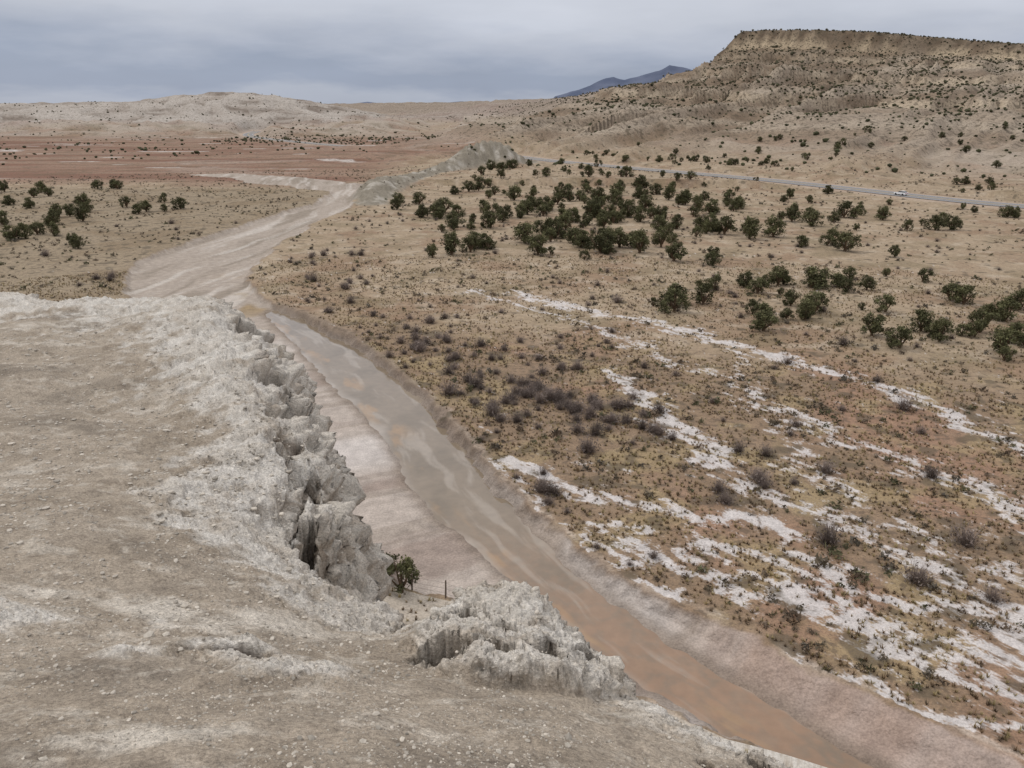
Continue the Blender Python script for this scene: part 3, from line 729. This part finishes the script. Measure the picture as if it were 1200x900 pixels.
# ---------------------------------------------------------------- fence at the foot of the cliff
fence=bpy.data.objects.new("wire_fence",None);bpy.context.scene.collection.objects.link(fence)
FP=[(-11.5,48.5),(-9.0,46.4),(-6.6,45.2),(-4.3,44.2),(-1.9,42.6),(.6,40.2)]
FA=np.array(FP);fz,_=terrain(FA[:,0],FA[:,1])
for i,((a,b),zz) in enumerate(zip(FP,fz)):
    V=[];F=[];lx=random.uniform(-.06,.06)
    tube((a,b,zz-.3),(a+lx,b,zz+.6),.06,.055,V,F,8);tube((a+lx,b,zz+.6),(a+lx*1.5,b,zz+1.3),.055,.05,V,F,8)
    V.append((a+lx*1.5,b,zz+1.33));k=len(V)-1
    for j in range(8):F.append((k-8+j,k-8+(j+1)%8,k))
    mesh_np("post_%d"%i,np.array(V),np.array(F),smooth=False,mat=M_post,parent=fence)
for hgt in(.35,.7,1.1):
    V=[];F=[]
    for i in range(len(FP)-1):
        tube((*FP[i],fz[i]+hgt),(*FP[i+1],fz[i+1]+hgt),.008,.008,V,F,4)
    mesh_np("wire_%d"%int(hgt*100),np.array(V),np.array(F),mat=M_wire,parent=fence)

# ---------------------------------------------------------------- car on the road
car=bpy.data.objects.new("white_car",None);bpy.context.scene.collection.objects.link(car)
paint=flatmat("white_car_paint",(.8,.8,.8),.25,2,.97,1.02);glass=flatmat("car_glass",(.03,.035,.04),.08);tyre=flatmat("tyre_rubber",(.03,.03,.03),.9);lampm=flatmat("car_lamp_red",(.4,.02,.02),.3)
def prism(name,prof,w0,w1,mat,bev=.06):
    bm=bmesh.new();vs=[]
    for s in(-1,1):vs.append([bm.verts.new((px,s*(w1 if pz>1.0 else w0),pz)) for px,pz in prof])
    bm.faces.new(vs[0]);bm.faces.new(vs[1][::-1])
    for i in range(len(prof)):
        j=(i+1)%len(prof);bm.faces.new((vs[0][j],vs[0][i],vs[1][i],vs[1][j]))
    bmesh.ops.recalc_face_normals(bm,faces=bm.faces);bmesh.ops.bevel(bm,geom=list(bm.edges),offset=bev,segments=2,affect='EDGES')
    me=bpy.data.meshes.new(name);bm.to_mesh(me);bm.free();me.materials.append(mat);o=bpy.data.objects.new(name,me);bpy.context.scene.collection.objects.link(o);o.parent=car
prism("body",[(-2.3,.35),(-2.35,.8),(-2.2,1.0),(.9,1.0),(2.0,.88),(2.3,.7),(2.3,.35)],.9,.9,paint)
prism("cabin_glass",[(-1.9,.98),(-1.5,1.42),(.1,1.42),(1.0,.98)],.82,.68,glass,.04)
prism("roof",[(-1.5,1.40),(-1.4,1.48),(.05,1.48),(.15,1.40)],.68,.68,paint,.02)
prism("tail_lamps",[(-2.38,.75),(-2.38,.88),(-2.3,.88),(-2.3,.75)],.8,.8,lampm,.01)
for i,(wx,wy) in enumerate(((-1.4,-.85),(-1.4,.85),(1.4,-.85),(1.4,.85))):
    bm=bmesh.new();bmesh.ops.create_cone(bm,cap_ends=True,segments=20,radius1=.34,radius2=.34,depth=.24);bmesh.ops.rotate(bm,verts=bm.verts,matrix=Matrix.Rotation(math.pi/2,3,'X'));bmesh.ops.translate(bm,verts=bm.verts,vec=(wx,wy,.34))
    me=bpy.data.meshes.new("wheel");bm.to_mesh(me);bm.free();me.materials.append(tyre);o=bpy.data.objects.new("wheel_%d"%i,me);bpy.context.scene.collection.objects.link(o);o.parent=car
i=int(np.argmin(np.hypot(RP[:,0]-136,RP[:,1]-280)));d=RP[i+1]-RP[i];d/=np.hypot(*d);nrm=np.array([-d[1],d[0]])
car.location=(*(RP[i]+nrm*2.3),1.16);car.rotation_euler=(0,0,math.atan2(d[1],d[0]))

# ---------------------------------------------------------------- sky and sun
w=bpy.data.worlds.new("World");bpy.context.scene.world=w;w.use_nodes=True;nt=w.node_tree
try:
    w.cycles.sampling_method='MANUAL';w.cycles.sample_map_resolution=256
except Exception:pass
bg=nt.nodes["Background"]
SE,SR=math.radians(48),math.radians(-60)
sky=N(nt,"ShaderNodeTexSky",sky_type='NISHITA',sun_disc=False,sun_elevation=SE,sun_rotation=SR)
bgs=N(nt,"ShaderNodeBackground");nt.links.new(sky.outputs[0],bgs.inputs[0]);bgs.inputs[1].default_value=.06
tc=N(nt,"ShaderNodeTexCoord");sep=N(nt,"ShaderNodeSeparateXYZ");nt.links.new(tc.outputs["Generated"],sep.inputs[0])
mp=N(nt,"ShaderNodeMapping");mp.inputs["Scale"].default_value=(2.6,2.6,12);nt.links.new(tc.outputs["Generated"],mp.inputs[0])
n1=noise(nt,mp.outputs[0],1.7,5,.55);n2=noise(nt,mp.outputs[0],1.3,4,.55)
elv=mathn(nt,'ADD',sep.outputs[2],mathn(nt,'MULTIPLY',mathn(nt,'SUBTRACT',n1,.5),.10))
elv=mathn(nt,'ADD',elv,mathn(nt,'MULTIPLY',sep.outputs[0],.02))
cr=N(nt,"ShaderNodeValToRGB");nt.links.new(elv,cr.inputs[0]);e=cr.color_ramp.elements
e[0].position=0;e[0].color=(.43,.47,.56,1);e[1].position=1;e[1].color=(1.22,1.22,1.25,1)
for p,c in((.015,(.33,.38,.49)),(.035,(.33,.38,.49)),(.06,(.45,.49,.59)),(.095,(.58,.61,.69)),(.35,(.8,.81,.86))):
    q=e.new(p);q.color=(*c,1)
bg.inputs[1].default_value=1.0
nt.links.new(scalecol(nt,cr.outputs[0],maprange(nt,n2,.3,.7,.92,1.08)),bg.inputs[0])
ad=N(nt,"ShaderNodeMixShader");ad.inputs[0].default_value=.92
nt.links.new(bgs.outputs[0],ad.inputs[1]);nt.links.new(bg.outputs[0],ad.inputs[2])
nt.links.new(ad.outputs[0],nt.nodes["World Output"].inputs[0])
sl=bpy.data.lights.new("sun","SUN");sl.energy=1.15;sl.angle=math.radians(10);sl.color=(1,.96,.9)
so=bpy.data.objects.new("sun",sl);bpy.context.scene.collection.objects.link(so);so.location=(-50,-20,90)
sv=Vector((math.sin(SR)*math.cos(SE),math.cos(SR)*math.cos(SE),math.sin(SE)))
so.rotation_euler=sv.to_track_quat('Z','Y').to_euler()

cam=bpy.data.cameras.new("camera");co=bpy.data.objects.new("camera",cam);bpy.context.scene.collection.objects.link(co)
co.location=(0,0,EYE);co.rotation_euler=(math.radians(90-19.2),0,0)
cam.sensor_width=36;cam.lens=28.05;cam.clip_start=.05;cam.clip_end=30000
bpy.context.scene.camera=co
vs=bpy.context.scene.view_settings;vs.view_transform='Standard';vs.look='None';vs.exposure=0
